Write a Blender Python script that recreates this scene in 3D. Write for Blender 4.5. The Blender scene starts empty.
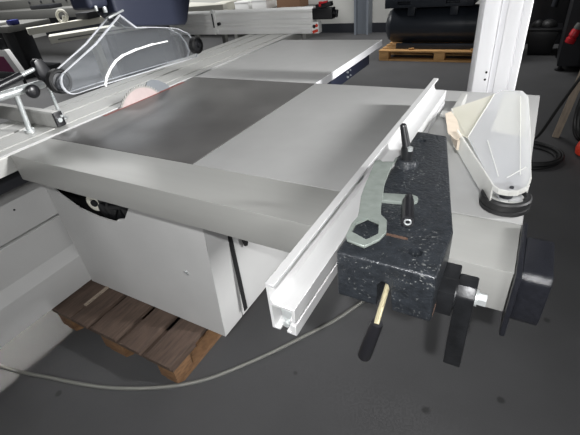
import bpy, bmesh, math, random
from mathutils import Vector, Matrix
random.seed(4)
C = bpy.context.scene.collection
S = bpy.context.scene

# ------------------------------------------------------------------ camera, world, lights, exposure
cam_d = bpy.data.cameras.new('camera')
cam_d.sensor_width = 36.0
cam_d.lens = 36.0 * 398.0 / 580.0
cam_d.clip_start = 0.02
cam = bpy.data.objects.new('camera', cam_d)
C.objects.link(cam)
def unit(v):
    return v / v.length
_vy = unit(Vector((274.0, -297.5, 398.0)))          # direction of world +Y seen by the camera (x right, y down, z forward)
_vx = unit(Vector((775.0, 176.5, -398.0)))          # direction of world +X
_vx = unit(_vx - _vx.dot(_vy) * _vy)
_vz = _vx.cross(_vy)
right = Vector((_vx.x, _vy.x, _vz.x)); down = Vector((_vx.y, _vy.y, _vz.y)); fwd = Vector((_vx.z, _vy.z, _vz.z))
mw = Matrix.Identity(4)
for i in range(3):
    mw[i][0] = right[i]; mw[i][1] = -down[i]; mw[i][2] = -fwd[i]
mw.translation = Vector((0, 0, 1.493))
cam.matrix_world = mw
S.camera = cam

w = bpy.data.worlds.new('hall_daylight'); S.world = w
w.use_nodes = True
w.node_tree.nodes['Background'].inputs[0].default_value = (0.93, 0.96, 1.0, 1)
w.node_tree.nodes['Background'].inputs[1].default_value = 0.04

def area(name, loc, target, sx, sy, power, col=(1, 1, 1), spread=180):
    d = bpy.data.lights.new(name, 'AREA'); d.shape = 'RECTANGLE'; d.size = sx; d.size_y = sy
    d.energy = power; d.color = col; d.spread = math.radians(spread)
    o = bpy.data.objects.new(name, d); C.objects.link(o)
    o.location = loc
    o.rotation_euler = (Vector(target) - Vector(loc)).to_track_quat('-Z', 'Y').to_euler()
    return o
area('pendant_lamp', (0.13, -0.40, 1.97), (-0.35, 1.2, 0.0), 0.03, 0.03, 18.5, spread=120)
area('fill_light_right', (1.6, -2.0, 2.40), (-0.9, 1.0, 0.5), 0.9, 0.3, 46)  # added light that brightens the beam and cabinet, no window known here
area('fill_light_front', (-1.5, -2.3, 2.7), (-0.9, 1.0, 0.5), 0.7, 0.3, 18)  # unseen fill added for the rail and cabinet fronts
area('ceiling_lamp_side', (3.4, 1.9, 2.9), (-1.0, 1.25, 1.08), 0.25, 1.2, 19, spread=31)
area('fill_light_rear', (-8.2, 4.8, 4.6), (-8.4, 4.9, 0.0), 4.0, 2.0, 400, spread=160)  # added light that lifts the floor at the left rear
area('fill_light_compressor', (-1.8, 6.4, 4.6), (-2.0, 6.9, 0.0), 2.0, 0.4, 80, spread=110)  # fill added to brighten the floor at the back
area('hall_spot_left', (-10.5, -0.6, 4.0), (-2.3, 0.4, -0.3), 2.0, 0.4, 22, (1.0, 0.97, 0.92), spread=16)
area('fill_light_above', (-1.2, 3.0, 4.6), (-1.3, 2.3, 1.0), 1.0, 0.4, 3.5, spread=34)  # narrow beam added to brighten the rear table

S.view_settings.view_transform = 'Standard'
S.view_settings.look = 'None'
S.view_settings.exposure = 0.0
S.view_settings.gamma = 1.0
S.view_settings.use_curve_mapping = False

# ------------------------------------------------------------------ materials
def lin(c):
    c = c / 255.0
    return c / 12.92 if c <= 0.04045 else ((c + 0.055) / 1.055) ** 2.4
def rgb(r, g, b):
    return (lin(r), lin(g), lin(b), 1)
def mat(name, col, rough=0.5, metal=0.0, var=0.0, scale=20.0, bump=0.0, stretch=None, spec=0.5, bscale=None):
    m = bpy.data.materials.new(name); m.use_nodes = True
    nt = m.node_tree; b = nt.nodes['Principled BSDF']
    b.inputs['Base Color'].default_value = col
    b.inputs['Roughness'].default_value = rough
    b.inputs['Metallic'].default_value = metal
    b.inputs['Specular IOR Level'].default_value = spec
    if var or bump:
        tc = nt.nodes.new('ShaderNodeTexCoord'); mp = nt.nodes.new('ShaderNodeMapping')
        nt.links.new(tc.outputs['Object'], mp.inputs['Vector'])
        if stretch: mp.inputs['Scale'].default_value = stretch
        n = nt.nodes.new('ShaderNodeTexNoise'); n.inputs['Scale'].default_value = scale
        n.inputs['Detail'].default_value = 6
        nt.links.new(mp.outputs['Vector'], n.inputs['Vector'])
        if var:
            r = nt.nodes.new('ShaderNodeValToRGB')
            r.color_ramp.elements[0].position = 0.3; r.color_ramp.elements[1].position = 0.7
            r.color_ramp.elements[0].color = tuple(max(0, c * (1 - var)) for c in col[:3]) + (1,)
            r.color_ramp.elements[1].color = tuple(min(1, c * (1 + var)) for c in col[:3]) + (1,)
            nt.links.new(n.outputs['Fac'], r.inputs['Fac'])
            nt.links.new(r.outputs['Color'], b.inputs['Base Color'])
        if bump:
            n2 = nt.nodes.new('ShaderNodeTexNoise'); n2.inputs['Scale'].default_value = bscale or scale * 3
            n2.inputs['Detail'].default_value = 3
            nt.links.new(mp.outputs['Vector'], n2.inputs['Vector'])
            bp = nt.nodes.new('ShaderNodeBump'); bp.inputs['Strength'].default_value = bump
            bp.inputs['Distance'].default_value = 0.004
            nt.links.new(n2.outputs['Fac'], bp.inputs['Height'])
            nt.links.new(bp.outputs['Normal'], b.inputs['Normal'])
    return m
def clear(name, col, through, rough=0.15, milky=0.3):
    """a clear plastic: mostly lets light straight through, some white scatter, some gloss"""
    m = bpy.data.materials.new(name); m.use_nodes = True
    nt = m.node_tree; nt.nodes.clear()
    out = nt.nodes.new('ShaderNodeOutputMaterial')
    tr = nt.nodes.new('ShaderNodeBsdfTransparent'); tr.inputs[0].default_value = (0.95, 0.96, 0.97, 1)
    gl = nt.nodes.new('ShaderNodeBsdfGlossy'); gl.inputs['Roughness'].default_value = rough
    df = nt.nodes.new('ShaderNodeBsdfDiffuse'); df.inputs[0].default_value = col
    tl = nt.nodes.new('ShaderNodeBsdfTranslucent'); tl.inputs[0].default_value = col
    a = nt.nodes.new('ShaderNodeMixShader'); a.inputs[0].default_value = 0.45
    nt.links.new(df.outputs[0], a.inputs[1]); nt.links.new(tl.outputs[0], a.inputs[2])
    g = nt.nodes.new('ShaderNodeMixShader'); g.inputs[0].default_value = 1 - milky
    nt.links.new(a.outputs[0], g.inputs[1]); nt.links.new(gl.outputs[0], g.inputs[2])
    x = nt.nodes.new('ShaderNodeMixShader'); x.inputs[0].default_value = through
    nt.links.new(g.outputs[0], x.inputs[1]); nt.links.new(tr.outputs[0], x.inputs[2])
    nt.links.new(x.outputs[0], out.inputs[0])
    return m

M = {}
M['floor'] = mat('concrete', rgb(67, 67, 68), 0.66, 0, 0.13, 2.2, 0.12, bscale=90)
M['paint'] = mat('light_grey_paint', rgb(181, 181, 180), 0.5, 0, 0.03, 6)
M['cast'] = mat('ground_grey_table', rgb(152, 152, 151), 0.45, 0.15, 0.03, 14)
M['rail'] = mat('anodised_rail', rgb(154, 154, 151), 0.4, 0.3, 0.02, 18, stretch=(0.2, 3, 3))
M['steel'] = mat('ground_cast_iron', rgb(84, 83, 82), 0.42, 0.35, 0.16, 6, 0.03)
M['alu'] = mat('brushed_aluminium', rgb(194, 194, 194), 0.38, 0.35, 0.02, 40, stretch=(3, 0.1, 3))
M['alu_bright'] = mat('bright_aluminium', rgb(238, 238, 236), 0.4, 0.2, 0.02, 30, stretch=(0.1, 3, 3))
M['alu_dull'] = mat('dull_aluminium', rgb(168, 168, 165), 0.45, 0.25, 0.05, 25, stretch=(3, 0.1, 3))
M['groove'] = mat('aluminium_groove', rgb(140, 140, 138), 0.5, 0.3)
M['hammer'] = mat('hammered_dark_paint', rgb(33, 36, 40), 0.40, 0.1, 0.30, 60, 0.5, bscale=170)
def add_specks(m, col):
    nt = m.node_tree; b = nt.nodes['Principled BSDF']
    old = b.inputs['Base Color'].links[0].from_socket
    tc = nt.nodes.new('ShaderNodeTexCoord')
    n = nt.nodes.new('ShaderNodeTexNoise'); n.inputs['Scale'].default_value = 230; n.inputs['Detail'].default_value = 2
    nt.links.new(tc.outputs['Object'], n.inputs['Vector'])
    n2 = nt.nodes.new('ShaderNodeTexNoise'); n2.inputs['Scale'].default_value = 14; n2.inputs['Detail'].default_value = 3
    nt.links.new(tc.outputs['Object'], n2.inputs['Vector'])
    ad = nt.nodes.new('ShaderNodeMath'); ad.operation = 'MULTIPLY_ADD'; ad.inputs[1].default_value = 0.35
    nt.links.new(n2.outputs['Fac'], ad.inputs[0]); nt.links.new(n.outputs['Fac'], ad.inputs[2])
    r = nt.nodes.new('ShaderNodeMapRange'); r.inputs['From Min'].default_value = 0.82; r.inputs['From Max'].default_value = 1.0
    nt.links.new(ad.outputs[0], r.inputs['Value'])
    mx = nt.nodes.new('ShaderNodeMix'); mx.data_type = 'RGBA'
    nt.links.new(r.outputs[0], mx.inputs[0]); nt.links.new(old, mx.inputs[6]); mx.inputs[7].default_value = col
    nt.links.new(mx.outputs[2], b.inputs['Base Color'])
add_specks(M['hammer'], rgb(128, 130, 128))
M['hammer_edge'] = mat('worn_paint_edge', rgb(150, 153, 156), 0.5, 0.2, 0.2, 90)
M['black'] = mat('black_plastic', rgb(22, 22, 25), 0.35)
M['black_cap'] = mat('grained_black_plastic', rgb(26, 27, 32), 0.33, 0, 0.2, 120, 0.25, bscale=500)
M['blackmetal'] = mat('blackened_steel', rgb(27, 28, 30), 0.4, 0.3, 0.3, 40, 0.1)
M['zinc'] = mat('zinc_plate', rgb(196, 200, 200), 0.3, 0.6, 0.1, 60)
M['wrench'] = mat('cast_spanner_steel', rgb(128, 135, 130), 0.5, 0.4, 0.1, 70, 0.1)
M['brass'] = mat('pale_rod', rgb(178, 170, 140), 0.35, 0.4)
M['rust'] = mat('rust', rgb(74, 54, 43), 0.8, 0, 0.3, 60)
M['wood_old'] = mat('weathered_pallet_wood', rgb(72, 58, 49), 0.8, 0, 0.32, 9, 0.3, stretch=(9, 1.2, 9), bscale=30)
M['wood_block'] = mat('pallet_block_wood', rgb(106, 78, 52), 0.8, 0, 0.3, 14, 0.3, stretch=(2, 2, 7))
M['wood_new'] = mat('fresh_pallet_wood', rgb(206, 160, 104), 0.7, 0, 0.15, 9, 0.1, stretch=(1.2, 8, 8))
M['navy'] = mat('navy_paint', rgb(35, 39, 54), 0.42)
M['navy_tank'] = mat('dark_slate_paint', rgb(45, 50, 58), 0.35, 0, 0.05, 3)
M['wall'] = mat('pale_wall_panels', rgb(205, 205, 200), 0.8, 0, 0.02, 2)
M['skirt'] = mat('dark_skirting', rgb(38, 41, 48), 0.7)
M['col'] = mat('grey_steel_column', rgb(120, 126, 134), 0.5)
M['clear'] = clear('clear_plastic', (0.75, 0.77, 0.8, 1), 0.92, 0.12, 0.6)
M['clear_edge'] = clear('clear_plastic_edge', (0.92, 0.93, 0.96, 1), 0.35, 0.2, 0.85)
M['milky'] = clear('milky_plastic', (0.78, 0.78, 0.79, 1), 0.64, 0.25, 0.92)
M['milky_edge'] = clear('milky_plastic_rim', (0.85, 0.84, 0.8, 1), 0.5, 0.25, 0.9)
M['milky_yellow'] = clear('yellowed_plastic', (0.84, 0.82, 0.72, 1), 0.35, 0.3, 0.92)
M['tape'] = mat('beige_tape', rgb(190, 178, 162), 0.7, 0, 0.06, 40)
M['white'] = mat('white_plastic', rgb(240, 240, 238), 0.4)
M['post'] = mat('white_powder_coat', rgb(240, 240, 242), 0.45)
M['red'] = mat('red_plastic', rgb(196, 34, 44), 0.4)
M['red_slot'] = mat('red_slot_insert', rgb(112, 60, 54), 0.6)
M['carbide'] = mat('blade_steel', rgb(168, 154, 152), 0.4, 0.15, 0.05, 30)
M['tooth'] = mat('blade_teeth_steel', rgb(150, 148, 144), 0.4, 0.3)
M['wedge'] = mat('riving_steel', rgb(120, 124, 128), 0.4, 0.3)
M['cable'] = mat('grey_cable', rgb(108, 108, 103), 0.6)
M['rubber'] = mat('black_rubber', rgb(20, 20, 21), 0.55)
M['dark'] = mat('dark_machine_paint', rgb(34, 35, 39), 0.5)
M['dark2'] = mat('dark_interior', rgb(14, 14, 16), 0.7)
M['grey_machine'] = mat('mid_grey_machine_paint', rgb(104, 104, 101), 0.5, 0, 0.05, 4)
M['cream'] = mat('cream_machine_paint', rgb(222, 220, 208), 0.5)
M['blue'] = mat('blue_plastic', rgb(26, 34, 100), 0.5)
M['magenta'] = mat('magenta_panel', rgb(120, 14, 78), 0.5)
M['card'] = mat('brown_cardboard', rgb(132, 100, 76), 0.8)
M['plank'] = mat('grey_plank', rgb(140, 128, 114), 0.8, 0, 0.2, 12, stretch=(6, 6, 1))
M['orange'] = mat('orange_red_plastic', rgb(214, 62, 40), 0.5)

def add_stains(m, spots, col):
    nt = m.node_tree; b = nt.nodes['Principled BSDF']
    cur = b.inputs['Base Color'].links[0].from_socket
    tc = nt.nodes.new('ShaderNodeTexCoord')
    no = nt.nodes.new('ShaderNodeTexNoise'); no.inputs['Scale'].default_value = 25
    nt.links.new(tc.outputs['Object'], no.inputs['Vector'])
    for x, y, r in spots:
        d = nt.nodes.new('ShaderNodeVectorMath'); d.operation = 'DISTANCE'; d.inputs[1].default_value = (x, y, 0)
        nt.links.new(tc.outputs['Object'], d.inputs[0])
        a = nt.nodes.new('ShaderNodeMath'); a.operation = 'MULTIPLY_ADD'; a.inputs[1].default_value = r * 1.2
        nt.links.new(no.outputs['Fac'], a.inputs[0]); nt.links.new(d.outputs['Value'], a.inputs[2])
        mr = nt.nodes.new('ShaderNodeMapRange'); mr.inputs['From Min'].default_value = r * 1.2; mr.inputs['From Max'].default_value = r * 1.8
        mr.inputs['To Min'].default_value = 0.75; mr.inputs['To Max'].default_value = 0.0
        nt.links.new(a.outputs[0], mr.inputs['Value'])
        mx = nt.nodes.new('ShaderNodeMix'); mx.data_type = 'RGBA'
        nt.links.new(mr.outputs[0], mx.inputs[0]); nt.links.new(cur, mx.inputs[6]); mx.inputs[7].default_value = col
        cur = mx.outputs[2]
    nt.links.new(cur, b.inputs['Base Color'])
add_stains(M['floor'], [(-1.50, 0.326, 0.014), (-0.086, 0.927, 0.016), (0.159, 1.089, 0.016), (-0.612, 0.856, 0.010), (0.294, 1.582, 0.014)], rgb(34, 34, 34))

# ------------------------------------------------------------------ mesh helpers
class MB:
    def __init__(s): s.bm = bmesh.new()
    def box(s, a, b, rot=None, about=None):
        r = bmesh.ops.create_cube(s.bm, size=1)
        v = r['verts']
        c = [(a[i] + b[i]) / 2 for i in range(3)]; d = [abs(b[i] - a[i]) for i in range(3)]
        bmesh.ops.scale(s.bm, vec=d, verts=v); bmesh.ops.translate(s.bm, vec=c, verts=v)
        if rot: bmesh.ops.rotate(s.bm, cent=about or c, matrix=rot, verts=v)
        return s
    def prism(s, pts, axis, lo, hi):
        def p3(u, v, t):
            return {'x': (t, u, v), 'y': (u, t, v), 'z': (u, v, t)}[axis]
        A = [s.bm.verts.new(p3(u, v, lo)) for u, v in pts]
        B = [s.bm.verts.new(p3(u, v, hi)) for u, v in pts]
        n = len(pts)
        s.bm.faces.new(A); s.bm.faces.new(B[::-1])
        for i in range(n): s.bm.faces.new((A[i], A[(i + 1) % n], B[(i + 1) % n], B[i]))
        return s
    def cyl(s, a, b, r, r2=None, n=24):
        a = Vector(a); b = Vector(b); d = b - a
        q = d.to_track_quat('Z', 'Y').to_matrix().to_4x4(); q.translation = (a + b) / 2
        bmesh.ops.create_cone(s.bm, cap_ends=True, segments=n, radius1=r, radius2=r if r2 is None else r2, depth=d.length, matrix=q)
        return s
    def sphere(s, c, r, sc=(1, 1, 1)):
        v = bmesh.ops.create_uvsphere(s.bm, u_segments=20, v_segments=12, radius=r)['verts']
        bmesh.ops.scale(s.bm, vec=sc, verts=v); bmesh.ops.translate(s.bm, vec=c, verts=v)
        return s
    def ring(s, c, axis, R, r, n=40, k=10):
        c = Vector(c); ax = unit(Vector(axis)); q = ax.to_track_quat('Z', 'Y').to_matrix()
        rows = []
        for i in range(n):
            t = 2 * math.pi * i / n
            e = q @ Vector((math.cos(t), math.sin(t), 0))
            rows.append([s.bm.verts.new(c + e * (R + r * math.cos(2 * math.pi * j / k)) + ax * (r * math.sin(2 * math.pi * j / k))) for j in range(k)])
        for i in range(n):
            for j in range(k):
                s.bm.faces.new((rows[i][j], rows[(i + 1) % n][j], rows[(i + 1) % n][(j + 1) % k], rows[i][(j + 1) % k]))
        return s
    def lathe(s, c, axis, prof, n=40):
        c = Vector(c); ax = unit(Vector(axis)); q = ax.to_track_quat('Z', 'Y').to_matrix()
        rows = []
        for i in range(n):
            t = 2 * math.pi * i / n
            e = q @ Vector((math.cos(t), math.sin(t), 0))
            rows.append([s.bm.verts.new(c + e * r + ax * h) for r, h in prof])
        k = len(prof)
        for i in range(n):
            for j in range(k - 1):
                s.bm.faces.new((rows[i][j], rows[(i + 1) % n][j], rows[(i + 1) % n][j + 1], rows[i][j + 1]))
        s.bm.faces.new([rows[i][0] for i in range(n)][::-1]); s.bm.faces.new([rows[i][-1] for i in range(n)])
        return s
    def tube(s, pts, r, n=10, smooth=True):
        P = [Vector(p) for p in pts]
        if smooth and len(P) > 2:
            Q = []
            for i in range(len(P) - 1):
                p0 = P[max(i - 1, 0)]; p1 = P[i]; p2 = P[i + 1]; p3 = P[min(i + 2, len(P) - 1)]
                for k in range(6):
                    t = k / 6
                    Q.append(0.5 * ((2 * p1) + (p2 - p0) * t + (2 * p0 - 5 * p1 + 4 * p2 - p3) * t * t + (3 * p1 - p0 - 3 * p2 + p3) * t ** 3))
            P = Q + [P[-1]]
        rows = []
        for i, p in enumerate(P):
            d = unit(P[min(i + 1, len(P) - 1)] - P[max(i - 1, 0)])
            u = d.cross(Vector((0, 0, 1)))
            if u.length < 1e-3: u = d.cross(Vector((1, 0, 0)))
            u = unit(u); v = d.cross(u)
            rows.append([s.bm.verts.new(p + r * (math.cos(2 * math.pi * j / n) * u + math.sin(2 * math.pi * j / n) * v)) for j in range(n)])
        for i in range(len(rows) - 1):
            for j in range(n):
                s.bm.faces.new((rows[i][j], rows[i][(j + 1) % n], rows[i + 1][(j + 1) % n], rows[i + 1][j]))
        s.bm.faces.new(rows[0][::-1]); s.bm.faces.new(rows[-1])
        return s
    def build(s, name, m, parent=None, bevel=0.0, smooth=False, seg=2, cutters=None):
        bmesh.ops.recalc_face_normals(s.bm, faces=s.bm.faces)
        if bevel:
            ed = [e for e in s.bm.edges if len(e.link_faces) == 2 and e.calc_face_angle(0) > 0.5]
            bmesh.ops.bevel(s.bm, geom=ed, offset=bevel, segments=seg, profile=0.6, affect='EDGES', clamp_overlap=True)
        me = bpy.data.meshes.new(name); s.bm.to_mesh(me); s.bm.free()
        me.materials.append(m)
        if smooth or bevel:
            me.polygons.foreach_set('use_smooth', [True] * len(me.polygons))
            me.set_sharp_from_angle(angle=math.radians(38))
        o = bpy.data.objects.new(name, me); C.objects.link(o)
        if cutters:
            tmp = []
            for cb in cutters:
                bmesh.ops.recalc_face_normals(cb.bm, faces=cb.bm.faces)
                cm = bpy.data.meshes.new('cut'); cb.bm.to_mesh(cm); cb.bm.free()
                co = bpy.data.objects.new('cut', cm); C.objects.link(co); tmp.append(co)
                md = o.modifiers.new('b', 'BOOLEAN'); md.operation = 'DIFFERENCE'; md.object = co; md.solver = 'EXACT'
            bpy.context.view_layer.update()
            dg = bpy.context.evaluated_depsgraph_get()
            nm = bpy.data.meshes.new_from_object(o.evaluated_get(dg))
            o.modifiers.clear(); o.data = nm
            nm.set_sharp_from_angle(angle=math.radians(38))
            for co in tmp: bpy.data.objects.remove(co)
        if parent:
            o.parent = parent
            o.matrix_parent_inverse = parent.matrix_basis.inverted() if parent.type == 'EMPTY' else Matrix.Identity(4)
        return o

def tag(o, label=None, cat=None, group=None, kind=None):
    if label: o['label'] = label
    if cat: o['category'] = cat
    if group: o['group'] = group
    if kind: o['kind'] = kind
    return o
def thing(name, loc, label, cat, group=None):
    o = bpy.data.objects.new(name, None); C.objects.link(o)
    o.location = loc; o.empty_display_size = 0.1
    bpy.context.view_layer.update()
    return tag(o, label, cat, group)
def RZ(a): return Matrix.Rotation(a, 3, 'Z')
def RX(a): return Matrix.Rotation(a, 3, 'X')
def RY(a): return Matrix.Rotation(a, 3, 'Y')

T = 0.995                                            # height of the saw's table surface

# ------------------------------------------------------------------ the setting
tag(MB().box((-14, -3, -0.1), (5, 8.6, 0)).build('floor', M['floor']), kind='structure')
tag(MB().box((-14, 8.35, 0), (5, 8.5, 5)).build('wall_back', M['wall']), kind='structure')
tag(MB().box((-14, -3, 0), (-13.85, 8.35, 5)).build('wall_left', M['wall']), kind='structure')
tag(MB().box((-13.8, 8.31, 0.0), (-0.9, 8.35, 0.17)).build('baseboard_back', M['skirt']), kind='structure')
tag(MB().box((-3.18, 8.08, 0), (-3.14, 8.31, 4.9)).box((-2.93, 8.08, 0), (-2.89, 8.31, 4.9)).box((-3.14, 8.18, 0), (-2.93, 8.21, 4.9))
    .build('trim_1', M['col']), kind='structure')

# ------------------------------------------------------------------ the panel saw
saw = thing('panel_saw', (-1.3, 1.2, 0.144), 'large light grey panel saw machine standing on the weathered pallet', 'saw')
RL, RR, RF, RB = -1.529, 0.048, 0.620, 0.777
rail = MB().box((RL, RF, 0.8985), (RR, RB, T)).build('front_rail', M['rail'], saw, bevel=0.0025)
# end cap of the rail
cap = MB().box((0.0485, 0.592, 0.864), (0.058, 0.765, 1.010)).build('end_cap', M['black_cap'], saw, bevel=0.003)
tag(cap, 'black plastic cap on the end of the rail')
ce = MB()
ce.prism([(0.612, 0.905), (0.618, 0.888), (0.64, 0.876), (0.727, 0.876), (0.737, 0.992), (0.727, 1.004), (0.622, 1.004), (0.610, 0.992)], 'x', 0.058, 0.105)
ce.build('end_cap_housing', M['black_cap'], cap, bevel=0.006)
XL, XI, YB = -1.535, -0.822, 1.616
tag(MB().box((XL, RB + 0.002, T - 0.055), (XI - 0.002, YB - 0.001, T - 0.0005)).build('table_insert', M['steel'], saw, bevel=0.002), 'dark ground cast iron table section')
ext = MB().box((XI + 0.001, RB + 0.0008, T - 0.03), (0.05, YB + 0.004, T)).build('extension_table', M['cast'], saw, bevel=0.0035)
rt = MB().box((XL + 0.01, YB + 0.001, T - 0.034), (XI, 2.54, T)).build('rear_table', M['cast'], saw, bevel=0.002)
MB().box((XI, YB + 0.006, T - 0.034), (XI + 0.004, 2.54, T)).build('rear_table_edge', M['post'], rt)
br = MB().box((-0.86, YB + 0.06, T - 0.10), (-0.835, 2.36, T - 0.035)).build('table_bracket', M['navy'], saw, bevel=0.002)
for yy in (2.02, 2.06):
    for zz in (0.912, 0.938): MB().cyl((-0.836, yy, zz), (-0.829, yy, zz), 0.006 if yy < 2.03 else 0.004, n=12).build('bracket_bolt', M['zinc'], br)

# cabinet under the table
cab = MB()
front = [(-1.80, 0.146), (-0.91, 0.146), (-0.87, 0.80), (-0.87, 0.8975), (-1.228, 0.8975), (-1.232, 0.80), (-1.242, 0.735), (-1.30, 0.665), (-1.345, 0.652),
         (-1.37, 0.634), (-1.48, 0.633), (-1.597, 0.650), (-1.70, 0.700), (-1.77, 0.755), (-1.80, 0.80)]
cab.prism(front, 'y', 0.80, 0.806)
# right-hand cover wrapping round the corner, then the body behind a gap
cab.prism([(-0.91, 0.146), (-0.87, 0.80), (-0.87, 0.8975), (-0.878, 0.8975), (-0.878, 0.80), (-0.918, 0.146)], 'y', 0.806, 0.925)
cabinet = cab.build('cabinet', M['paint'], saw)
body = MB()
body.prism([(-0.91, 0.146), (-0.873, 0.80), (-0.873, 0.94), (-0.88, 0.94), (-0.88, 0.80), (-0.917, 0.146)], 'y', 0.932, 1.60)
body.box((-1.80, 1.60, 0.146), (-0.874, 1.606, 0.94)).box((-1.80, 0.81, 0.146), (-0.93, 1.60, 0.155))
body.box((-1.80, 0.81, 0.145), (-1.79, 1.60, 0.94))
body.build('cabinet_side', M['paint'], cabinet)
MB().box((-0.8795, 0.918, 0.20), (-0.8715 - 0.012, 0.94, 0.93)).build('gap_seal', M['dark2'], cabinet)
MB().prism([(0.985, 0.90), (1.022, 0.90), (1.022, 0.53), (1.008, 0.505), (0.995, 0.51), (0.985, 0.54)], 'x', -0.8745, -0.868).build('side_slot', M['dark2'], cabinet)
MB().box((-1.788, 0.90, 0.20), (-0.93, 0.91, 0.93)).box((-1.7895, 0.808, 0.20), (-1.785, 0.90, 0.93)).box((-1.785, 0.808, 0.935), (-0.93, 0.90, 0.939)).build('shade_liner', M['dark2'], cabinet)  # near-black lining added so the opening reads dark, shade put in as colour
sc = MB().cyl((-1.031, 0.801, 0.476), (-1.031, 0.794, 0.476), 0.006, n=12).box((-1.043, 0.796, 0.466), (-1.019, 0.798, 0.474), rot=RY(0.5)).build('cabinet_screw', M['zinc'], cabinet)
# tilting mechanism behind the opening
hub = MB().lathe((-1.535, 0.845, 0.668), (0.25, -1, 0.0), [(0.040, -0.004), (0.042, 0.0), (0.042, 0.006), (0.038, 0.009), (0.020, 0.009), (0.018, 0.003)]).build('height_hub', M['cream'], saw, smooth=True)
MB().cyl((-1.533, 0.838, 0.668), (-1.531, 0.832, 0.668), 0.016, n=14).build('hub_bolt', M['blackmetal'], hub)
mech = MB().box((-1.49, 0.83, 0.60), (-1.36, 0.88, 0.74)).box((-1.44, 0.82, 0.635), (-1.38, 0.86, 0.70), rot=RY(0.6)).cyl((-1.40, 0.82, 0.69), (-1.28, 0.83, 0.715), 0.014)
mech.box((-1.35, 0.825, 0.66), (-1.31, 0.86, 0.73), rot=RY(-0.5)).cyl((-1.46, 0.82, 0.66), (-1.46, 0.88, 0.66), 0.03)
mech.build('tilt_mechanism', M['blackmetal'], saw, bevel=0.003)

# frame beam carrying the sliding table
bs = MB()
prof = [(-2.10, 0.155), (-1.80, 0.155), (-1.797, 0.320), (-1.838, 0.372), (-1.826, 0.548), (-1.845, 0.552), (-1.845, 0.568), (-1.803, 0.574), (-1.800, 0.845), (-2.10, 0.845)]
bs.prism(prof, 'y', -1.9, 2.30)
beam = bs.build('frame_beam', M['paint'], saw, bevel=0.002)
MB().cyl((-1.801, 0.642, 0.691), (-1.797, 0.642, 0.691), 0.004, n=10).build('beam_screw', M['blackmetal'], beam)
MB().box((-2.05, -1.4, 0.8455), (-1.62, 2.25, 0.928)).build('slide_rail', M['dark'], saw)

# saw blade, scoring side, riving wedge, red slot insert
bl = MB()
R0, cy, cz = 0.150, 1.228, 0.910
pts = []
for i in range(60):
    a = 2 * math.pi * i / 60
    pts += [(cy + R0 * math.cos(a), cz + R0 * math.sin(a)), (cy + (R0 - 0.009) * math.cos(a + 0.06), cz + (R0 - 0.009) * math.sin(a + 0.06))]
bl.prism(pts, 'x', -1.5245, -1.5215)
blade = bl.build('saw_blade', M['tooth'], saw)
MB().cyl((-1.5250, cy, cz), (-1.5205, cy, cz), R0 - 0.013, n=60).build('blade_disc', M['carbide'], blade)
MB().prism([(1.25, 0.90), (1.28, 1.040), (1.30, 1.058), (1.33, 1.060), (1.37, 1.045), (1.41, 1.018), (1.44, 0.98), (1.44, 0.90)], 'x', -1.5305, -1.5265).build('riving_knife', M['wedge'], saw)
MB().box((-1.531, 1.02, T - 0.0006), (-1.513, 1.52, T + 0.0006)).build('slot_insert', M['red_slot'], saw)

# ------------------------------------------------------------------ sliding table
sl = thing('sliding_table', (-1.74, 1.2, 0.928), 'long grooved aluminium sliding table running beside the saw blade', 'table')
tp = MB()
pr = [(-1.94, 0.93), (-1.542, 0.93), (-1.542, 0.986), (-1.548, T + 0.001), (-1.60, T + 0.001), (-1.60, T - 0.003), (-1.615, T - 0.003), (-1.615, T + 0.001),
      (-1.745, T + 0.001), (-1.745, T - 0.005), (-1.765, T - 0.005), (-1.765, T + 0.001), (-1.86, T + 0.001), (-1.86, T - 0.003), (-1.872, T - 0.003), (-1.872, T + 0.001), (-1.94, T + 0.001)]
tp.prism(pr, 'y', -1.5, 2.86)
tpo = tp.build('carriage', M['alu_dull'], sl)
MB().box((-1.545, -1.5, T - 0.001), (-1.541, 2.86, T + 0.0028)).build('edge_strip', M['alu'], tpo)

# fence stop bar lying across the sliding table
sb = thing('crosscut_bar', (-1.8, 0.86, T), 'short aluminium fence bar with black end plug lying across the sliding table', 'fence')
MB().prism([(0.858, T + 0.002), (0.896, T + 0.002), (0.896, T + 0.056), (0.890, T + 0.062), (0.864, T + 0.062), (0.858, T + 0.056)], 'x', -2.45, -1.605).build('bar_profile', M['alu_dull'], sb, bevel=0.002)
ep = MB().box((-1.605, 0.859, T + 0.003), (-1.592, 0.895, T + 0.061)).build('end_plug', M['black'], sb, bevel=0.003)
MB().cyl((-1.592, 0.874, T + 0.03), (-1.586, 0.874, T + 0.03), 0.009).cyl((-1.592, 0.886, T + 0.042), (-1.586, 0.886, T + 0.042), 0.005).build('plug_bolt', M['zinc'], ep)

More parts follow.
